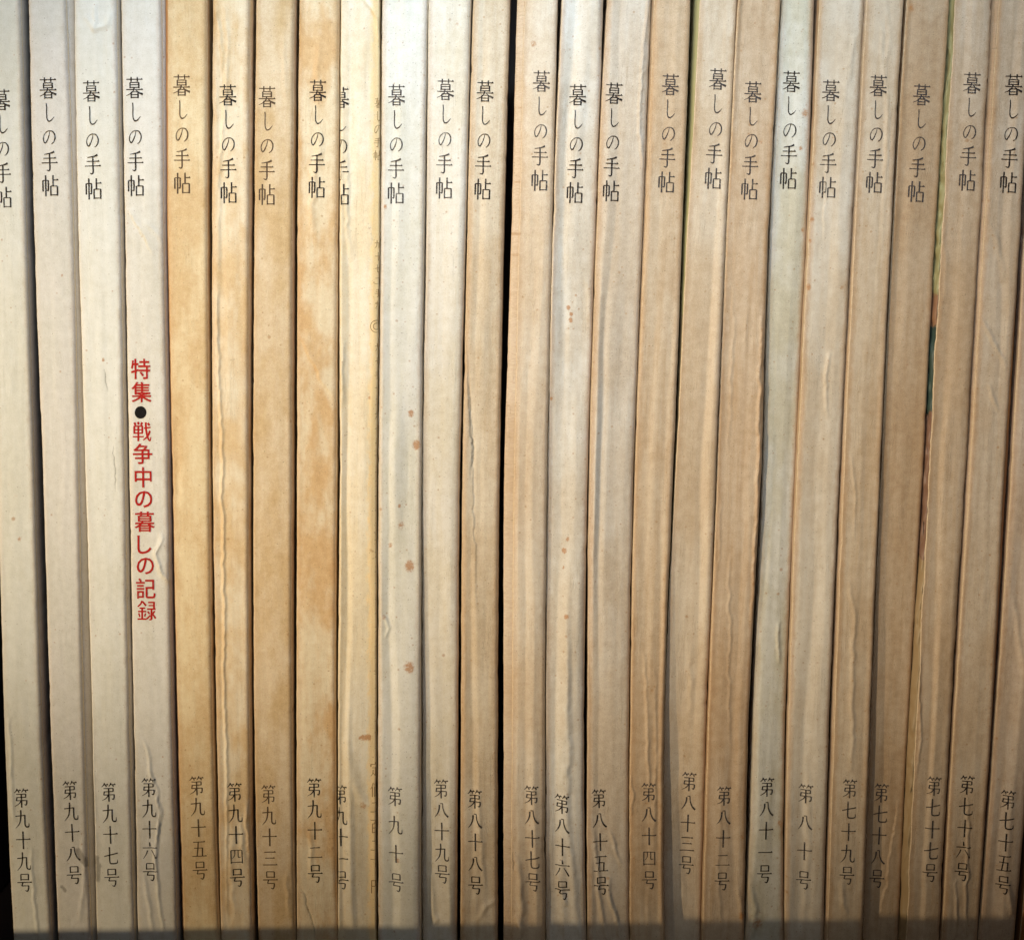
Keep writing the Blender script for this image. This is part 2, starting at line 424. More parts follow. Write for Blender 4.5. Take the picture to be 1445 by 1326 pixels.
        for i in range(n_s):
            f = i / (n_s - 1)
            x_ = xa * (1 - f) + xb * f
            y_ = de - sd * (f ** 1.6)
            if rag:
                y_ = y_ + rag * np.sin(f * math.pi) * fnoise(z * 0.35 + f * 2.3, np.zeros(R) + f * 3, seed + 31, 3)
                x_ = x_ + rag * 0.5 * math.sin(f * math.pi) * vnoise(z * 0.5, np.zeros(R) + f * 4, seed + 33)
            mid.append((x_, y_))
        mid.append((xb - sgn_ * inset * 0.3, de - sd - 2.0)); mid.append((xb - sgn_ * inset, de - sd - 6)); 
        mid.append((xb - sgn_ * inset, de - 60)); mid.append((xb - sgn_ * inset, de * 0 - 181))
        Pc = np.stack([np.stack([a, -b, z], -1) for a, b in mid], 1)
        if sgn_ < 0: Pc = Pc[:, ::-1]
        Pc = Pc[::2] if (R - 1) % 2 else Pc
        Pc[-1, :, 2] = ZB
        zz2 = Pc[..., 2]
        ssx2 = Pc[..., 1]
        zero = np.zeros(zz2.shape)
        at2 = {'sheet': ('FLOAT_VECTOR', np.stack([ssx2, zz2, zero], -1)), 'edge': ('FLOAT', zero + 0.4), 'side': ('FLOAT', zero + (sgn_ > 0)), 'stain': ('FLOAT', zero), 'grime': ('FLOAT', zero)}
        sm = p.get(key + 'mat') or mat
        if sm == 'shelf': sm = mat
        link('front_cover' if sgn_ < 0 else 'back_cover', grid_mesh('cover', Pc, sm, True, at2, org), root)
        side.append(xb - sgn_ * (inset + 0.25))
    # block of pages between the covers
    zs = np.linspace(ZT - 1.5, ZB + 1.5, 24)
    l_ = np.interp(-zs, -z, side[0]); r_ = np.interp(-zs, -z, side[1]); dd = np.interp(-zs, -z, D.min(axis=1)) - 1.2
    ring = []
    for i in range(24): ring.append([(l_[i], -dd[i], zs[i]), (r_[i], -dd[i], zs[i]), (r_[i], 179, zs[i]), (l_[i], 179, zs[i])])
    bm = bmesh.new(); vs = [[bm.verts.new(Vector(c) * 0.001 - Vector(org)) for c in r] for r in ring]
    for a, b in zip(vs[:-1], vs[1:]):
        for j in range(4): bm.faces.new((a[j], a[(j + 1) % 4], b[(j + 1) % 4], b[j]))
    bm.faces.new(vs[0][::-1]); bm.faces.new(vs[-1])
    bmesh.ops.recalc_face_normals(bm, faces=bm.faces[:])
    me = bpy.data.meshes.new('page_block'); bm.to_mesh(me); bm.free(); me.materials.append(PAGES)
    link('page_block', me, root)

    # ---- print laid on the paper
    def depth(x, zq):
        """surface point for a print position given in mm on the spine plane; runs round the corner at the edges"""
        ri = np.clip((ZT - zq) / (ZT - ZB) * (R - 1), 0, R - 1.001)
        r0 = ri.astype(int); fr = ri - r0
        L_ = xl[r0] * (1 - fr) + xl[r0 + 1] * fr; R_ = xr[r0] * (1 - fr) + xr[r0 + 1] * fr
        uu = (x - L_) / (R_ - L_); uc = np.clip(uu, 0, 1)
        ci = np.clip(np.interp(uc, u1, np.arange(C)), 0, C - 1.001); c0 = ci.astype(int); fc = ci - c0
        d = (D[r0, c0] * (1 - fc) + D[r0, c0 + 1] * fc) * (1 - fr) + (D[r0 + 1, c0] * (1 - fc) + D[r0 + 1, c0 + 1] * fc) * fr
        over = np.where(uu < 0, L_ - x, np.where(uu > 1, x - R_, 0))
        xo = np.where(uu < 0, L_ - 0.05, np.where(uu > 1, R_ + 0.05, x))
        return xo, d - over
    def print_mesh(name, quads, mat_):
        q = np.concatenate(quads); lift = np.concatenate([np.full(len(a), 0.035 + 0.0018 * (i % 23)) for i, a in enumerate(quads)])
        pts = q.reshape(-1, 2); xy = np.array([at(a, b, dmid) for a, b in pts])
        xo, d = depth(xy[:, 0], xy[:, 1])
        V3 = np.stack([xo, -(d + np.repeat(lift, 4)), xy[:, 1]], -1) * 0.001 - np.array(org)
        me = bpy.data.meshes.new(name)
        me.from_pydata([tuple(a) for a in V3], [], [tuple(range(i * 4, i * 4 + 4)) for i in range(len(q))]); me.update()
        me.materials.append(mat_); return me
    def column(chars, a, b, cw, chh, narrow={}, fat=1.0):
        out = []
        n = len(chars); ax = np.array(a, float); bx_ = np.array(b, float)
        ys = p.get('tpos') if False else None
        dirv = (bx_ - ax); dirn = dirv / np.linalg.norm(dirv); right = np.array([dirn[1], -dirn[0]])
        for i, ch in enumerate(chars):
            c = ax + dirv * (i / (n - 1))
            kx, ky = narrow.get(ch, (1, 1))
            for g in glyph_quads(ch, fat):
                l = (g - 50) / 100.0
                out.append(c + l[..., :1] * cw * kx * right + l[..., 1:] * chh * ky * dirn)
        return out
    if 'title' in p:
        a, b = p['title']
        link('title_lettering', print_mesh('title_lettering', column('暮しの手帖', a, b, 24.5, 30, {'し': (0.85, 0.92), 'の': (0.80, 0.72), '手': (0.95, 0.95)}, p.get('fat', 1.13)), p.get('ink') or (INK_GREY if p['no'] in (84, 83, 82, 80, 79, 78, 77, 89, 87, 90) else INK)), root)
    if 'issue' in p:
        a, b = p['issue']
        k = {'三': (1, 0.92), '二': (1, 0.8), '八': (0.98, 0.85), '六': (1, 0.9), '四': (0.9, 0.85), '十': (1, 0.95), '五': (0.98, 0.9), '一': (1, 1), '号': (1.0, 0.98)}
        link('issue_lettering', print_mesh('issue_lettering', column(p['num'], a, b, 20.8, 26.5, k, p.get('fat', 1.13)), p.get('ink') or (INK_GREY if p['no'] in (84, 83, 82, 80, 79, 78, 77, 89, 87, 90) else INK)), root)
    p['_'] = (root, org, depth, dmid, print_mesh, column)
    return root

PAGES = plain('page_edges', (176, 150, 112), (128, 100, 66), 300, 0.8, (30, 1, 1))
INK = ink('black_print', (46, 41, 40), 0.42)
INK_DOT = ink('solid_black_print', (24, 22, 22), 0.05)
INK_GREY = ink('rubbed_grey_print', (74, 68, 66), 0.55)
INK_FADED = ink('faded_brown_print', (92, 74, 58), 0.45)
INK_RED = ink('red_print', (178, 32, 28), 0.3)
YELLOW = picture_cover('printed_yellow_cover', [(0, (168, 160, 112)), (36, (150, 134, 100))])
GREENP = picture_cover('printed_picture_cover', [(0, (158, 152, 108)), (40, (150, 112, 84)), (33, (56, 74, 66)), (14, (132, 100, 80)), (-18, (164, 140, 104))])
RUSTY = picture_cover('worn_brown_cover', [(0, (170, 120, 70)), (10, (150, 104, 66)), (-80, (120, 84, 50))])
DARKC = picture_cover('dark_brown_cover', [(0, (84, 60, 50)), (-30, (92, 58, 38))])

GREY = (222, 220, 212)
M = [
 dict(no=99, num='第九十九号', L=[-26, -14, -4, 5, 18], R=[30, 37.5, 48, 58, 72.5], SR=[1.5, 1.5, 1.5, 2, 1], title=((2.3, 141), (5, 279)), issue=((30.6, 1125), (35.3, 1244)), c=(221, 222, 214), t=(202, 199, 180), amp=.2, wav=.03,
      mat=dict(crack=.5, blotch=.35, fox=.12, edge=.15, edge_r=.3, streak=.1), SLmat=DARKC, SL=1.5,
      creases=[('ridge', [(12, 1010), (16, 1060), (14, 1100)], .2, .4), ('ridge', [(44, 1195), (47, 1240), (53, 1300), (55, 1326)], .25, .4), ('ridge', [(14, 1080), (17, 1130), (22, 1160)], .2, .5)],
      stains=[(28, 760, 0.61, .55), (22, 700, 0.82, .35)], label='grey-white magazine numbered 九十九, first at the left end beside the dark opening'),
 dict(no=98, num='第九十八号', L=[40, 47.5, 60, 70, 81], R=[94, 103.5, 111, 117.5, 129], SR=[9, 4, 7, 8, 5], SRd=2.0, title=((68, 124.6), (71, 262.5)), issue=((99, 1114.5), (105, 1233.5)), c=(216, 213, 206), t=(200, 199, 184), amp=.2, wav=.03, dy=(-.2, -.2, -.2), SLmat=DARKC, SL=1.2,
      mat=dict(crack=.5, blotch=.3, fox=.1, edge=.12, edge_r=.2, streak=.1),
      creases=[('grime', [(112, 1200), (118, 1212), (122, 1218)], 1.2, 1.0), ('grime', [(88, 1250), (92, 1256)], 1.0, .6), ('ridge', [(118, 1180), (119, 1230), (114, 1300)], .2, .5)],
      stains=[(88, 389, 0.24, .9)], label='pinkish grey magazine numbered 九十八, black smudge beside its issue number'),
 dict(no=97, num='第九十七号', L=[104.5, 110, 120, 129, 136], R=[165, 171, 176, 182.5, 190], SR=[1.5, 1, 1.5, 2, 1.5], title=((129, 129), (132, 267)), issue=((153.7, 1117), (158, 1237)), c=(226, 226, 218), t=(210, 206, 188), amp=.2, wav=.04, dy=(.3, .3, .3),
      mat=dict(crack=.5, blotch=.3, fox=.15, edge=.1, edge_r=.3, streak=.15),
      creases=[('ridge', [(128, 1000), (131, 1100), (134, 1220)], .2, .5), ('line', [(160, 620), (163, 700)], .03, .2), ('ridge', [(121, 22), (133, 42), (150, 36), (158, 18)], .2, .5), ('ridge', [(134, 6), (136, 30), (131, 45)], .18, .4), ('grime', [(136, 1210), (139, 1222), (138, 1240)], 1.0, .9), ('line', [(146, 515), (152, 560)], .03, .2)],
      stains=[(146, 508, 0.34, 1.0), (137, 200, 0.54, .35)], label='white magazine numbered 九十七, tiny orange dot high on its clean spine'),
 dict(no=96, num='第九十六号', L=[171, 176, 182, 188, 194], R=[228.5, 231, 237.5, 242.5, 250], SR=[4, 2, 1.5, 2, 2], title=((190, 124), (191.7, 262.5)), issue=((210, 1110.4), (212.2, 1229)), c=(221, 218, 209), t=(204, 198, 178), amp=.2, wav=.035, dy=(.2, .2, .2),
      mat=dict(crack=.5, blotch=.4, fox=.12, edge=.12, edge_r=.3, streak=.1),
      creases=[('step', [(181, 297), (196, 322), (216, 359)], .35, 1.6), ('ridge', [(205, 312), (222, 330), (236, 352)], .15, .5), ('ridge', [(228, 752), (221, 782), (229, 812), (240, 822)], .35, .45),
               ('step', [(229, 755), (221, 782), (229, 810), (238, 822)], .35, 2.2),
               ('ridge', [(203, 1040), (210, 1065), (213, 1090), (222, 1120), (227, 1145), (222, 1175), (219, 1200), (222, 1240), (228, 1290), (232, 1330)], .35, .35),
               ('step', [(213, 1090), (222, 1120), (227, 1145), (222, 1175), (219, 1200)], -.35, 1.2), ('ridge', [(203, 1230), (212, 1280), (217, 1330)], .25, .5), ('ridge', [(220, 1250), (216, 1190), (224, 1270)], .15, .5)],
      stains=[], label='pale magazine numbered 九十六 with red vertical lettering around a black dot'),
 dict(no=95, num='第九十五号', L=[236, 237, 243, 250, 259], R=[292, 292.5, 295.5, 300, 309.5], title=((256.5, 120.6), (257, 259)), issue=((277.8, 1107.7), (282.5, 1227)), c=(228, 208, 168), t=(210, 178, 130), amp=.3, wav=.035, ink=INK_FADED, SLmat=RUSTY, SL=[4, 2, 1.5, 1.5, 2], SLd=.7, ej=.1,
      mat=dict(bs=.11, blotch=.8, fox=.2, edge=.35, edge_r=.3, streak=.3), stains=[(250, 590, 0.61, .4), (268, 1080, 0.34, .7)], label='orange tan magazine numbered 九十五 with faded brown print, right of the red lettering'),
 dict(no=94, num='第九十四号', L=[300.5, 299, 300, 305, 311.5], R=[352, 351, 350, 352, 356], title=((321.6, 134.5), (322.6, 272.4)), issue=((331.3, 1117), (335, 1237)), c=(230, 214, 184), t=(214, 184, 138), amp=.4, wav=.05, dy=(.1, .1, .1), SR=[3, 2, 2, 2, 1.5], SRmat=None,
      mat=dict(bs=.12, blotch=.9, fox=.15, edge=.35, edge_r=.35, streak=.35), top=[(0, 0), (.12, .15), (.2, .05), (.4, .12), (1, .1)],
      creases=[('ridge', [(307, 400), (308, 480), (310, 560), (313, 640), (313, 700), (316, 780), (316, 860), (317, 960), (318, 1040), (321, 1100), (319, 1180), (321, 1300)], .38, .35),
               ('ridge', [(305, 10), (312, 60), (315, 100)], .3, .35), ('ridge', [(318, 5), (321, 60), (318, 120), (309, 260), (310, 420)], .2, .4),
               ('ridge', [(346, 1130), (350, 1180), (354, 1210)], .3, .4), ('ridge', [(330, 1150), (326, 1230), (332, 1290)], .2, .6), ('ridge', [(340, 1160), (344, 1220)], .25, .5)],
      label='cream magazine numbered 九十四 with a long wavy crease down its left side'),
 dict(no=93, num='第九十三号', L=[361, 358.5, 357, 358.5, 364], R=[415, 412.5, 412, 412, 416.5], SR=[1.5, 1.5, 1.5, 1, 1], title=((377, 137), (376.4, 275)), issue=((379, 1120), (381.8, 1240.6)), c=(216, 194, 160), t=(196, 163, 112), amp=.2, wav=.03, ink=INK_FADED, dy=(.1, .1, .1),
      mat=dict(crack=.5, bs=.09, blotch=.7, fox=.15, edge=.25, streak=.25), creases=[('ridge', [(398, 40), (402, 100), (404, 150)], .15, .5), ('line', [(399, 650), (400, 653)], .05, .25), ('ridge', [(404, 1230), (408, 1290)], .2, .5)], label='evenly tan magazine numbered 九十三 with the palest brown title'),
 dict(no=92, num='第九十二号', L=[422, 419.5, 419, 418, 419], R=[478.5, 476.5, 475, 473, 476.5], title=((448.5, 128), (446.8, 265)), issue=((443.3, 1110.7), (445, 1231.5)), c=(224, 206, 172), t=(208, 172, 124), amp=.4, wav=.05,
      mat=dict(bs=.12, blotch=1.0, fox=.2, edge=.35, streak=.3),
      creases=[('step', [(422, 470), (435, 503), (452, 534), (474, 566)], .35, 3.0), ('ridge', [(449, 180), (450, 215), (444, 250), (441, 300), (448, 350)], .25, .7), ('ridge', [(450, 60), (447, 100), (452, 150)], .2, .6),
               ('line', [(423, 1250), (431, 1265), (440, 1300), (446, 1330)], .12, .25), ('ridge', [(437, 1170), (440, 1210), (437, 1240)], .25, .5)],
      label='blotchy tan magazine numbered 九十二, rusty clouds and a diagonal fold mid spine'),
 dict(no=91, radR=.25, num='第九十一号', L=[481, 479, 479.5, 477, 477.5], R=[535.5, 536, 531, 531, 530.5], title=((480.6, 138), (481, 275)), issue=((480, 1120), (482, 1240)), c=(222, 212, 190), t=(212, 191, 150), dy=(0, 0, 0), SL=.5,
      top=[(0, .1), (.08, .4), (.3, .05), (.5, .35), (.9, .5), (1, .4)], mid=[(0, .1), (.06, .4), (.28, .02), (.42, .3), (.9, .5), (1, .4)], bot=[(0, .3), (.15, .15), (.4, .45), (.55, .3), (.8, .35), (1, .4)],
      mat=dict(reach=3.4, ecol=(236, 204, 146), blotch=.5, fox=.35, edge=.2, edge_r=.8, streak=.3),
      creases=[('ridge', [(515, 0), (524, 12), (531, 26), (534, 60)], .35, .35), ('ridge', [(489, 215), (493, 260), (489, 320), (494, 370)], .35, .5), ('ridge', [(484, 480), (482, 530), (485, 570)], .3, .4), ('ridge', [(488, 1040), (500, 1100), (512, 1130), (528, 1140)], .3, 1.0)],
      stains=[(517, 1038, 0.61, 1.1), (513, 1038, 0.61, .9), (509, 1039, 0.48, .9), (521, 1038, 0.61, 1.1), (513, 1134, 0.95, .6), (524, 775, 0.48, .6), (522, 560, 0.41, .7)], label='cream magazine numbered 九十一 with yellowed right edge and its title half wrapped away'),
 dict(no=90, num='第九十号', L=[539, 537, 533.5, 533.5, 533.5], R=[603, 598.5, 594.5, 594, 594], title=((559.7, 134.5), (558.4, 273)), issue=((557.7, 1122), (559.4, 1242.6)), c=(222, 218, 206), t=(210, 203, 178), dy=(.4, .5, .5),
      top=[(0, .0), (.1, .2), (.35, .12), (.55, .3), (1, .25)], bot=[(0, 0), (.1, .25), (.32, .1), (.5, .4), (.8, .4), (1, .3)], mat=dict(crack=.5, blotch=.4, fox=.55, edge=.3, edge_r=.35, streak=.25),
      creases=[('ridge', [(536, 866), (545, 872), (548, 885), (546, 900)], .3, .35)],
      stains=[(580, 583, 0.68, 1.0), (588, 628, 0.95, 1.0), (578, 798, 1.09, 1.0), (564, 713, 0.34, 1.2), (578, 940, 1.22, .9), (551, 769, 0.61, .7), (544, 292, 0.41, 1.0), (542, 870, 0.61, .6), (562, 1212, 0.48, .8), (566, 740, 0.95, .6)],
      label='wide cool white magazine numbered 九十 dotted with rusty spots'),
 dict(no=89, num='第八十九号', L=[604.5, 601.5, 596, 596, 596], R=[664.5, 657, 648.5, 646, 644.5], title=((628.8, 127), (626.5, 266)), issue=((622.3, 1112.8), (624, 1232.5)), c=(222, 214, 198), t=(208, 192, 158), dy=(.1, -.4, -.9),
      top=[(0, .1), (.5, .2), (.85, .3), (1, .2)], bot=[(0, 0), (.2, .0), (.8, .45), (1, .15)], mat=dict(blotch=.5, fox=.4, edge=.3, streak=.3),
      creases=[('ridge', [(606, 1230), (611, 1290), (618, 1300)], .3, .7)], stains=[(645, 35, 0.54, .5)], label='pale magazine numbered 八十九, left side in the shadow of its spotted neighbour'),
 dict(no=88, num='第八十八号', L=[667.5, 659.5, 653, 651, 650], R=[719, 711, 704.5, 702, 702], title=((684.6, 129), (680.7, 267.4)), issue=((670, 1126.5), (671, 1248)), c=(212, 196, 170), t=(192, 166, 130), dy=(.1, .1, 0),
      top=[(0, .05), (.15, .2), (.3, .1), (.6, .22), (1, .1)], bot=[(0, .05), (.1, .2), (.3, .05), (.45, .25), (.7, .15), (1, .12)], mat=dict(bs=.055, blotch=.6, fox=0.47, edge=.4, streak=.45), wav=.07,
      creases=[('ridge', [(676, 1120), (680, 1200), (684, 1250)], .2, .5), ('step', [(659, 480), (661, 560), (666, 620), (667, 680), (670, 760), (674, 860)], -.3, 2.0), ('line', [(660, 520), (664, 590), (667, 640), (666, 680)], .15, .25), ('ridge', [(700, 1268), (684, 1278), (673, 1298)], .25, .6)],
      label='tan magazine numbered 八十八, just left of the widest black gap'),
 dict(no=87, num='第八十七号', L=[739.5, 732, 725, 722.5, 721], R=[786.5, 779, 772, 769, 769.5], SL=[9.5, 10, 13.5, 12, 10.5], SLd=.5, title=((764, 115), (761, 255)), issue=((749.8, 1120.5), (751.8, 1242.6)), c=(222, 206, 182), t=(202, 175, 140), dy=(.4, .5, .6), rad=.3,
      top=[(0, 0), (.3, .1), (.7, .15), (1, 0)], bot=[(0, 0), (.2, .25), (.45, .1), (.7, .3), (1, 0)], mat=dict(bs=.055, blotch=.6, fox=0.32, edge=.3, streak=.2),
      creases=[('line', [(724, 1198), (725, 1232)], .1, .2), ('ridge', [(726, 1200), (733, 1240), (737, 1280), (733, 1330)], .4, .8), ('ridge', [(728, 1290), (733, 1310), (736, 1340)], .4, .5)],
      stains=[(753, 62, 0.68, .7), (746, 1272, 0.41, .5)], label='warm cream magazine numbered 八十七, just right of the widest black gap'),
 dict(no=86, num='第八十六号', L=[792, 780, 773, 770, 770], R=[850.5, 840, 829.5, 824, 827], title=((815, 134.5), (810.6, 272.4)), issue=((792.8, 1132), (793.5, 1252.7)), c=(219, 213, 200), t=(199, 181, 154), dy=(-.7, -.7, -.5), soft=35,
      top=[(0, .5), (.3, .05), (.65, .75), (.85, .8), (1, .4)], mid=[(0, .5), (.3, .1), (.6, .8), (.85, .8), (1, .4)], bot=[(0, .3), (.3, .1), (.5, .75), (.65, .45), (1, .6)], mat=dict(bs=.055, blotch=.6, fox=0.62, edge=.35, streak=.3), wav=.07,
      creases=[('ridge', [(797, 860), (800, 950), (802, 1050), (799, 1120), (806, 1220), (818, 1330)], .5, .8), ('ridge', [(786, 1230), (793, 1260), (800, 1275)], .4, .5), ('ridge', [(828, 395), (833, 420), (834, 470)], .25, .6)],
      stains=[(802, 434, 0.41, 1.3), (806, 443, 0.37, 1.3), (805, 452, 0.41, 1.3), (813, 417, 0.27, .8), (796, 776, 0.54, 1.2), (801, 760, 0.48, .8), (799, 868, 0.54, 1.0), (778, 562, 0.34, 1.0), (795, 800, 0.34, .9)],
      label='glossy rounded magazine numbered 八十六 with brown spots below its title'),
 dict(no=85, num='第八十五号', L=[855.5, 842, 832, 829, 829], R=[918, 906.5, 894, 888, 888], title=((866.4, 132), (861.7, 270)), issue=((845, 1126), (848.3, 1248)), c=(212, 201, 184), t=(192, 170, 141), dy=(.3, .3, .2), rad=.35, soft=13,
      top=[(0, 0), (.1, .45), (.24, .12), (.36, .3), (.8, .35), (1, .2)], mid=[(0, 0), (.12, .45), (.26, .15), (.4, .35), (.8, .4), (1, .2)], bot=[(0, .1), (.12, .3), (.25, .1), (.6, .3), (1, .2)], mat=dict(bs=.055, blotch=.6, fox=0.42, edge=.4, edge_r=.3, streak=.35),
      creases=[('ridge', [(915, 0), (914, 18), (908, 50), (904, 120), (903, 190), (906, 215), (908, 240)], .4, .35), ('ridge', [(838, 1170), (844, 1235), (848, 1290), (856, 1330)], .45, .5), ('ridge', [(860, 1170), (867, 1195), (876, 1218)], .3, .35), ('ridge', [(859, 1235), (861, 1270), (870, 1300), (874, 1330)], .45, .45)],
      label='beige magazine numbered 八十五 with a raised bright left edge'),
 dict(no=84, num='第八十四号', L=[922, 910.5, 896, 890, 889], R=[974, 963, 950.5, 937.5, 937.5], title=((945.8, 119.6), (940, 257.5)), issue=((915, 1117), (916, 1240)), c=(208, 187, 158), t=(189, 158, 121), dy=(.4, .3, .7), SR=.5,
      top=[(0, .05), (.1, .2), (.35, .1), (.6, .32), (1, .1)], bot=[(0, .05), (.42, .1), (.5, .22), (.8, .05), (.92, .45), (1, .4)], mat=dict(bs=.055, blotch=.6, fox=0.27, edge=.35, streak=.5), wav=.06,
      creases=[('ridge', [(925, 940), (926, 1060), (922, 1200)], .2, .5), ('ridge', [(889, 1090), (893, 1120), (890, 1150)], .25, .35), ('ridge', [(909, 920), (913, 990), (914, 1060), (916, 1112)], .25, .35)], SL=[3, 3, 1, .5, .5], label='tan magazine numbered 八十四 with a thin yellow sliver showing at its upper right'),
 dict(no=83, num='第八十三号', L=[986, 969, 953, 938, 938], R=[1038, 1023.5, 1009.5, 998, 990], SL=[6, 3, .5, .3, .3], SLmat=YELLOW, SLd=1.6, title=((1012, 112.5), (1005, 252.4)), issue=((972.8, 1103.7), (969, 1222.4)), c=(214, 197, 172), t=(194, 167, 132), dy=(.2, -.2, -2.2),
      top=[(0, .1), (.5, .12), (.62, .1), (.75, .3), (1, .4)], mid=[(0, .2), (.5, .2), (.65, .15), (.85, .5), (1, .5)], bot=[(0, .1), (.3, .0), (.5, .25), (1, .7)], mat=dict(bs=.055, blotch=.6, fox=0.22, edge=.3, streak=.3), rad=.3,
      creases=[('ridge', [(958, 1090), (956, 1180), (966, 1290)], .3, .9), ('ridge', [(972, 905), (975, 960), (974, 1010)], .2, .6)], label='cream magazine numbered 八十三, sunk back with a deep shadow low on its left'),
 dict(no=82, num='第八十二号', L=[1040, 1025, 1012, 1000, 991], R=[1101, 1084.5, 1074.5, 1057, 1050.5], title=((1062.4, 130), (1057, 267.5)), issue=((1021.2, 1121.5), (1018.5, 1241.6)), c=(206, 183, 154), t=(187, 155, 118), dy=(-.1, .2, .3),
      top=[(0, .4), (.15, .1), (.5, .2), (.9, .25), (1, .3)], bot=[(0, .1), (.5, .2), (.65, .1), (.8, .4), (1, .3)], mat=dict(bs=.055, blotch=.6, fox=0.27, edge=.35, edge_r=.5, streak=.55), wav=.06,
      creases=[('ridge', [(1075, 440), (1072, 520), (1070, 620), (1068, 700), (1064, 780), (1060, 880)], .45, .4), ('ridge', [(1036, 400), (1033, 505), (1030, 540), (1028, 640)], .14, .3), ('ridge', [(1055, 430), (1050, 500)], .12, .3),
               ('ridge', [(1031, 780), (1028, 830), (1030, 900), (1028, 970), (1030, 1060)], .2, .3), ('ridge', [(1018, 700), (1012, 820)], .1, .3), ('ridge', [(1016, 1100), (1014, 1220), (1018, 1330)], .15, .4), ('ridge', [(1043, 1250), (1047, 1290), (1045, 1330)], .3, .5)],
      stains=[(1046, 1290, 0.88, .7), (1047, 1180, 0.61, .5), (1073, 200, 0.82, .5)], label='brown tan magazine numbered 八十二 with long fine vertical cracks'),
 dict(no=81, num='第八十一号', L=[1103, 1087, 1077, 1063, 1051.5], R=[1147.5, 1138.5, 1124, 1109, 1105.5], title=((1116.8, 115), (1112, 252.4)), issue=((1081.4, 1108), (1077.7, 1229.8)), c=(214, 209, 194), t=(192, 181, 150), dy=(-1.4, -1.3, -.2), SR=[3, 1, .5, .5, .5],
      top=[(0, .1), (.4, .15), (.7, .3), (1, .1)], mid=[(0, .0), (.3, .2), (.6, .2), (1, -.2)], bot=[(0, .0), (.12, .35), (.4, .3), (.6, .05), (1, 0)], mat=dict(bs=.10, blotch=0.65, fox=0.70, edge=.25, edge_r=.5, streak=.25),
      creases=[('ridge', [(1099, 875), (1096, 905), (1099, 935)], .35, .4), ('ridge', [(1054, 1230), (1066, 1280), (1060, 1330)], .35, .7)], stains=[(1136, 160, 0.82, .8), (1130, 210, 0.54, .7), (1133, 325, 0.54, .7), (1100, 1160, 0.95, .6), (1068, 1300, 1.50, .6)],
      label='grey-green magazine numbered 八十一, recessed, blue shadow along its upper left'),
 dict(no=80, num='第八十号', L=[1156, 1141, 1125, 1113, 1108], R=[1218.5, 1201.5, 1185.5, 1170.5, 1163], title=((1172, 128), (1166.8, 265)), issue=((1136.6, 1118.8), (1133.6, 1240.6)), c=(216, 204, 184), t=(196, 173, 141), dy=(.3, .3, .3),
      top=[(0, 0), (.1, .15), (.4, .12), (.65, .35), (1, .3)], bot=[(0, 0), (.1, .15), (.4, .0), (.7, .35), (1, .4)], mat=dict(bs=.055, blotch=.6, fox=0.52, edge=.45, streak=.3),
      creases=[('ridge', [(1138, 1060), (1140, 1200), (1132, 1326)], .25, .8), ('ridge', [(1169, 495), (1165, 530), (1168, 590)], .3, .35), ('step', [(1166, 190), (1164, 260), (1160, 340)], .25, 2.0), ('ridge', [(1205, 50), (1200, 90), (1195, 120)], .2, .6)],
      stains=[(1141, 405, 0.61, .9), (1146, 310, 0.54, .8), (1143, 340, 0.41, .8), (1187, 405, 0.54, .6)], label='pale magazine numbered 八十, whose issue number has only four characters on tan paper'),
 dict(no=79, num='第七十九号', L=[1222, 1206, 1190.5, 1178, 1167.5], R=[1275, 1258, 1242.5, 1229, 1218], SL=[3, 3, 3.5, 3.5, 3], SLd=.7, title=((1239.3, 121), (1233.2, 258)), issue=((1198.8, 1112), (1194.8, 1234)), c=(208, 189, 162), t=(189, 160, 124), dy=(.5, .7, .8), rad=.25,
      top=[(0, 0), (.45, .08), (.55, .0), (.65, .12), (1, .2)], bot=[(0, 0), (.25, .05), (.5, .2), (.8, .1), (1, .35)], mat=dict(bs=.055, blotch=.6, fox=0.32, edge=.4, streak=.45), wav=.06,
      creases=[('ridge', [(1200, 640), (1207, 700), (1204, 760)], .15, .3), ('ridge', [(1237, 840), (1244, 870), (1250, 900)], .2, .3), ('ridge', [(1250, 0), (1254, 50), (1249, 110), (1252, 180), (1250, 260)], .22, .5), ('ridge', [(1243, 30), (1246, 120)], .15, .4), ('ridge', [(1197, 820), (1206, 870), (1203, 920), (1201, 980), (1204, 1040), (1198, 1090)], .28, .5), ('ridge', [(1188, 1240), (1192, 1290)], .25, .6)],
      label='tan magazine numbered 七十九 with a cream torn left edge'),
 dict(no=78, num='第七十八号', L=[1277, 1259, 1243.5, 1230, 1218.5], R=[1339, 1320, 1303, 1284, 1270], title=((1299.4, 134.3), (1291.3, 271)), issue=((1244.6, 1120), (1238.5, 1241)), c=(194, 170, 140), t=(176, 144, 107), dy=(-.3, -.6, -1.8),
      top=[(0, .2), (.12, 0), (.3, .25), (1, .05)], bot=[(0, .1), (.3, .0), (.6, .15), (1, .1)], mat=dict(bs=.055, blotch=.6, fox=0.27, edge=.35, edge_r=.4, streak=.4),
      creases=[('step', [(1268, 1130), (1262, 1180), (1250, 1250), (1240, 1290)], .35, 2.0)], stains=[(1285, 12, 0.82, .7)], label='darkest brown magazine numbered 七十八, set back in shade'),
 dict(no=77, num='第七十七号', L=[1346.5, 1329.5, 1310.5, 1294, 1279], R=[1399, 1383, 1363.5, 1343, 1327], SL=[4.5, 5.5, 5, 7.5, 6.5], SLmat=GREENP, SLd=2.4, SLrag=.7, title=((1371.2, 117.5), (1364.2, 255)), issue=((1317.6, 1108), (1311.8, 1229.8)), c=(206, 185, 158), t=(187, 157, 121), dy=(.4, .4, .4), rad=.25, jit=.12,
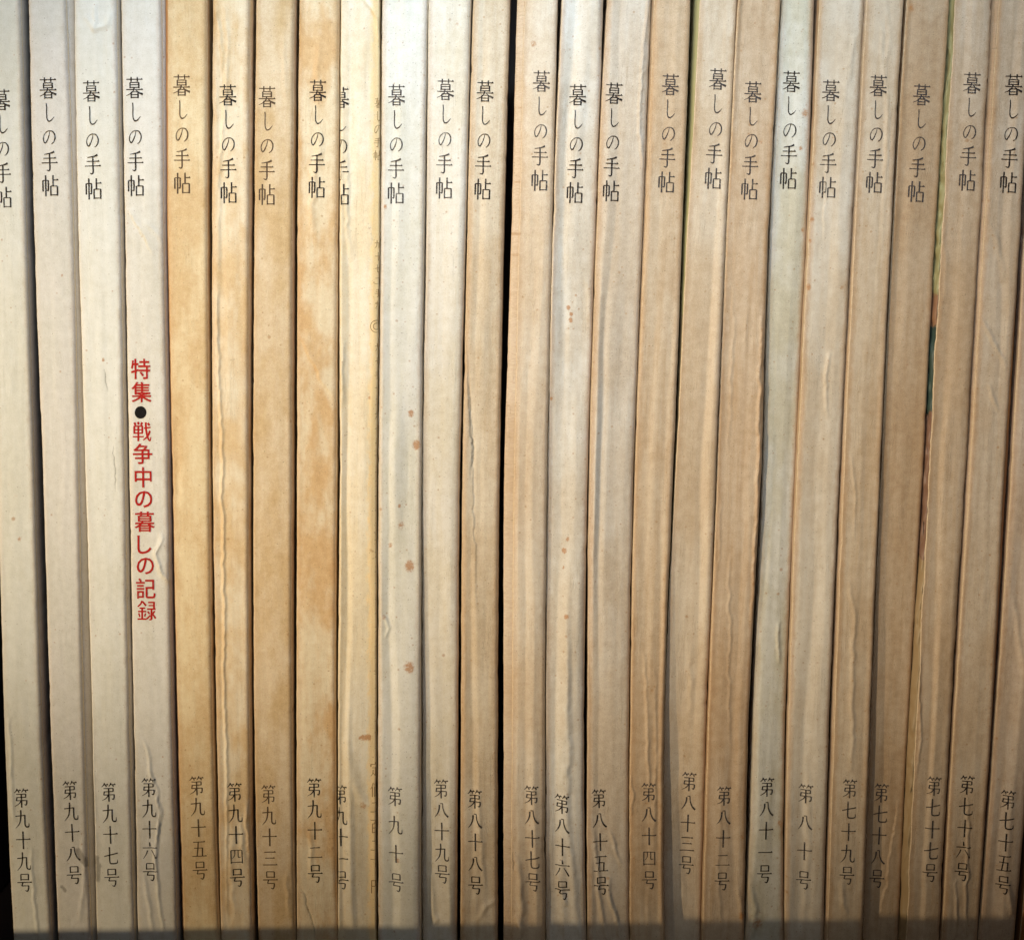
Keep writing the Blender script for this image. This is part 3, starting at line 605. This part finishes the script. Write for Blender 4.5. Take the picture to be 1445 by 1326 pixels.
      top=[(0, .1), (.25, .0), (.45, .25), (.8, .2), (1, 0)], bot=[(0, .15), (.3, .0), (.42, .25), (.8, .15), (1, 0)], mat=dict(bs=.055, blotch=.6, fox=0.32, edge=.3, streak=.4),
      creases=[('ridge', [(1300, 920), (1296, 980), (1298, 1040), (1293, 1100)], .25, .35), ('ridge', [(1330, 300), (1334, 380), (1328, 460)], .12, .5)], label='tan magazine numbered 七十七 with a green and peach picture showing at its torn left edge'),
 dict(no=76, num='第七十六号', L=[1408.5, 1388.5, 1369, 1347.5, 1330], R=[1457, 1440, 1418, 1400.5, 1380.5], SL=[7, 4, 3.5, 1.5, 1], SLmat=None, SLd=.8, title=((1429.6, 120), (1421.9, 258)), issue=((1364.3, 1107), (1357, 1228.8)), c=(208, 191, 168), t=(189, 162, 129), dy=(.5, .5, .5),
      top=[(0, 0), (.1, .15), (.4, .15), (.55, .02), (.75, .35), (1, .2)], bot=[(0, 0), (.1, .12), (.5, .15), (.7, .1), (1, .2)], mat=dict(bs=.055, blotch=.6, fox=0.42, edge=.4, streak=.35), SR=[1, 1, 6, 3, 2], SRd=1.0, SRmat=RUSTY,
      creases=[('ridge', [(1384, 450), (1395, 470), (1406, 490), (1420, 520)], .28, .4), ('ridge', [(1396, 540), (1400, 560), (1408, 580)], .25, .4), ('ridge', [(1349, 1240), (1350, 1290), (1347, 1330)], .3, .35), ('ridge', [(1366, 1120), (1364, 1220), (1362, 1330)], .35, .35), ('ridge', [(1398, 320), (1410, 350), (1414, 400)], .25, .6)],
      label='pinkish tan magazine numbered 七十六 with short bright creases at mid height'),
 dict(no=75, num='第七十五号', L=[1466, 1446, 1427.5, 1405.5, 1382], R=[1516, 1498, 1480, 1458, 1434], title=((1487, 130), (1480, 268)), issue=((1421.5, 1127), (1414.4, 1246.6)), c=(210, 192, 172), t=(191, 163, 132), dy=(.3, .3, .2),
      top=[(0, 0), (.1, .15), (.4, .15), (.55, .02), (.75, .35), (1, .2)], bot=[(0, 0), (.12, .35), (.3, .1), (.6, .4), (.85, .2), (1, 0)], mat=dict(bs=.055, blotch=.6, fox=0.22, edge=.35, streak=.35),
      creases=[('ridge', [(1400, 1010), (1396, 1100), (1390, 1200)], .2, .5), ('ridge', [(1430, 840), (1438, 900), (1446, 960)], .3, .6), ('ridge', [(1422, 1240), (1426, 1290)], .35, .6)], label='magazine numbered 七十五, last one whose issue number is in view on the right'),
 dict(no=74, L=[1523, 1506, 1488, 1466, 1441], R=[1575, 1558, 1540, 1518, 1493], c=(150, 96, 50), t=(126, 83, 36), dy=(-.5, -.5, -.5), SL=3, SLmat=RUSTY, mat=dict(blotch=.5, fox=.0, edge=.2, streak=.3), label='orange-brown edge of a magazine peeking in at the lower right corner'),
]
if not False:
    for p in M: magazine(p)

# ---- red lettering on issue 96
P96 = next(p for p in M if p['no'] == 96)
root, org, depth, dmid, pm_, col_ = P96['_']
def font_glyph(ch):
    c = bpy.data.curves.new('glyph', 'FONT'); c.body = ch; c.offset = 0.010; c.resolution_u = 3
    o = bpy.data.objects.new('glyph', c); COL.objects.link(o)
    dg = bpy.context.evaluated_depsgraph_get()
    me = bpy.data.meshes.new_from_object(o.evaluated_get(dg))
    bpy.data.objects.remove(o); bpy.data.curves.remove(c)
    bm = bmesh.new(); bm.from_mesh(me); bpy.data.meshes.remove(me)
    bmesh.ops.triangulate(bm, faces=bm.faces[:])
    for k in range(1, 7):
        for ax in (0, 1):
            no_ = Vector((1, 0, 0)) if ax == 0 else Vector((0, 1, 0)); cc = Vector((k / 7.0, 0, 0)) if ax == 0 else Vector((0, k / 7.0 - 0.1, 0))
            bmesh.ops.bisect_plane(bm, geom=bm.verts[:] + bm.edges[:] + bm.faces[:], plane_co=cc, plane_no=no_)
    v = np.array([(q.co.x, q.co.y) for q in bm.verts]); f = [tuple(q.index for q in ff.verts) for ff in bm.faces]
    bm.free(); return v, f
RED = [('特', 198.7, 520.4), ('集', 199.9, 553), ('争', 201.5, 640), ('中', 202.3, 673), ('の', 203, 704), ('暮', 204.3, 735.7), ('し', 205, 768), ('の', 205.3, 798), ('記', 206, 829.7),]
vs = []; fs = []
for ch, cx, cy in RED:
    v, f = font_glyph(ch)
    lo, hi = v.min(0), v.max(0); c = (lo + hi) / 2
    em = 0.93
    px = cx + (v[:, 0] - c[0]) / em * (27.0) - (v[:, 1] - c[1]) * 0.5
    py = cy - (v[:, 1] - c[1]) / em * (28.5)
    if ch == 'し': px = px - 1
    xy = np.array([at(a, b, dmid) for a, b in zip(px, py)])
    xo, d = depth(xy[:, 0], xy[:, 1])
    n0 = len(vs); vs += [tuple(q) for q in (np.stack([xo, -(d + 0.11), xy[:, 1]], -1) * 0.001 - np.array(org))]
    fs += [tuple(i + n0 for i in t) for t in f]
_w = 10.5
GL['戦'] = [Cv([(8, 3), (15, 17)], (_w, _w)), Cv([(28, 0), (32, 14)], (_w, _w)), Cv([(51, 3), (44, 17)], (_w, _w)), ('B', 4, 56, 22, 7), ('B', 4, 56, 40, 6.5), ('B', 4, 56, 58, 7), V(8, 22, 58, _w), V(52, 22, 58, _w),
            V(30, 22, 99, _w), ('B', 0, 60, 76, 7), Cv([(61, 33), (98, 28)], (7, 7)), Cv([(71, 2), (73, 40), (80, 72), (90, 94), (97, 92), (99, 78)], (_w, _w, _w, 8, 6, 5)), Cv([(95, 46), (82, 72), (58, 94)], (_w, _w, 6)), Cv([(82, 7), (93, 18)], (_w, _w))]
GL['録'] = [Cv([(27, 0), (18, 16), (2, 30)], (_w, 7)), Cv([(28, 2), (48, 25)], (8, _w)), ('B', 12, 44, 37, 8), ('B', 4, 50, 54, 8), V(27, 37, 92, _w), ('B', 1, 52, 93, 8), Cv([(8, 63), (14, 82)], (8, 8)), Cv([(46, 63), (40, 80)], (8, 8)),
            ('B', 60, 96, 8, 8), V(92, 8, 42, _w), ('B', 62, 92, 24, 7), ('B', 54, 101, 42, 8), V(78, 42, 96, _w), Cv([(78, 95), (66, 97)], (8, 6)), Cv([(57, 54), (68, 67)], (8, 8)), Cv([(52, 92), (72, 75)], (8, 8)), Cv([(97, 52), (85, 65)], (8, 8)), Cv([(84, 67), (101, 90)], (8, 9))]
q_ = [np.array([206.8, 861]) + (g - 50) / 100 * np.array([25.5, 27.5]) for g in glyph_quads('録')]
q_ += [np.array([200.5, 608.8]) + (g - 50) / 100 * np.array([25.5, 27.5]) for g in glyph_quads('戦')]
tmp = pm_('feature_lettering', q_, INK_RED); n0 = len(vs)
vs += [tuple(v.co) for v in tmp.vertices]; fs += [tuple(i + n0 for i in f.vertices) for f in tmp.polygons]
bpy.data.meshes.remove(tmp)
me = bpy.data.meshes.new('feature_lettering'); me.from_pydata(vs, [], fs); me.update(); me.materials.append(INK_RED)
link('feature_lettering', me, root)
a = np.linspace(0, 2 * math.pi, 41)
ring = np.stack([198.6 + 8.3 * np.cos(a), 581.8 + 8.8 * np.sin(a)], 1); rin = np.array([198.6, 581.8]) + (ring - np.array([198.6, 581.8])) * 0.5
dot = [np.stack([ring[:-1], ring[1:], rin[1:], rin[:-1]], 1), np.stack([rin[:-1], rin[1:], np.full((40, 2), (198.6, 581.8)) + 0.01, np.full((40, 2), (198.6, 581.8))], 1)]
link('printed_dot', pm_('printed_dot', dot, INK_DOT), root)

# ---- print that runs off the right edge of issue 91
P91 = next(p for p in M if p['no'] == 91)
root, org, depth, dmid, pm_, col_ = P91['_']
q = col_('暮しの手', (535.5, 146), (535.5, 200), 12, 15) + col_('帖', (535.5, 220), (535.5, 221), 1, 1) if False else col_('暮しの手帖', (535, 146), (533.5, 220), 12, 14)
BR = ink('brown_edge_print', (150, 116, 74), 0.6)
for ch, y in (('二', 1136), ('二', 1190), ('十', 1211), ('四', 1248), ('第', 1083)):
    q += col_(ch + ch, (533.5, y), (533.5, y + 0.001), 15, 17)[:len(glyph_quads(ch))] if False else []
def single(ch, cx, cy, cw, chh):
    return [np.array([cx, cy]) + (g - 50) / 100 * np.array([cw, chh]) for g in glyph_quads(ch, 1.1)]
GL['定'] = [V(50, 0, 14), ('B', 6, 94, 14, 4.4), V(6, 14, 30), V(94, 14, 30), H(20, 80, 38), V(50, 38, 90), H(50, 80, 62), Cv([(28, 52), (22, 80), (4, 98)], (7, 2)), Cv([(26, 74), (50, 92), (97, 94)], (4, 8))]
GL['価'] = [Cv([(28, 0), (18, 25), (2, 45)], (7, 3)), V(20, 28, 100), H(36, 99, 10)] + BOX(40, 94, 32, 92) + [V(58, 10, 90), V(76, 10, 90)]
GL['百'] = [H(2, 98, 8), Cv([(52, 8), (46, 22), (38, 32)], (6, 4))] + BOX(20, 80, 33, 94, 62)
GL['円'] = [V(12, 8, 98), ('B', 12, 88, 8, 4.4), V(88, 8, 94), V(50, 8, 48), ('B', 12, 88, 48, 4.4)]
for ch, y in (('定', 1083), ('価', 1112), ('二', 1136), ('百', 1163), ('二', 1190), ('十', 1211), ('円', 1248)):
    q += single(ch, 530.5, y, 15, 20)
ca = np.linspace(0, 2 * math.pi, 33)
for r_, w_ in ((8.0, .9), (4.0, .9)):
    o_ = np.stack([532 + (r_ + w_) * np.cos(ca), 460 + (r_ + w_) * np.sin(ca)], 1); i_ = np.stack([532 + r_ * np.cos(ca), 460 + r_ * np.sin(ca)], 1)
    q += [np.stack([o_[:-1], o_[1:], i_[1:], i_[:-1]], 1)]
for y in list(range(345, 440, 17)) + list(range(490, 760, 19)) + list(range(780, 1060, 21)):
    ch = '九手二七十'[(y * 7) % 5]
    q += single(ch, 533.5 + (y % 3) * .4, y, 9, 12)
link('edge_lettering', pm_('edge_lettering', q, BR), root)

# ------------------------------------------------------------------ shelf
WOOD = plain('dark_shelf_wood', (52, 34, 24), (34, 22, 17), 18, 0.5, (1, 1, 0.12))
WOOD_L = plain('dark_shelf_wood_board', (52, 34, 24), (34, 22, 17), 18, 0.5, (0.12, 1, 1))
SIDEW = plain('orange_brown_wood', (142, 84, 38), (110, 60, 26), 30, 0.45, (1, 1, 0.1))
def struct(name, me):
    o = link(name, me); o['kind'] = 'structure'; return o
sh = bpy.data.objects.new('bookshelf', None); COL.objects.link(sh); sh.location = (0, 0.09, ZB * 0.001 - 0.02)
so = tuple(sh.location)
sh['label'] = 'dark wooden bookshelf holding the row of magazines'; sh['category'] = 'bookshelf'
link('shelf_board', box_mesh('shelf_board', -190, 190, -70, 215, ZB - 20.2, ZB - 0.2, WOOD_L, 1, so), sh)
link('back_panel', box_mesh('back_panel', -190, 190, 215.3, 225, ZB - 20, 160, WOOD, 0, so), sh)
link('added_shade_lip', box_mesh('added_shade_lip', -190, 190, -66, -54, ZB, -99.3, WOOD_L, 1, so), sh)  # unseen lip, added to block the key lamp and shade the spine bottoms
link('side_panel', box_mesh('side_panel', -185, -150, -20, 215, ZB, 160, WOOD, 1, so), sh)
bpy.context.view_layer.update()
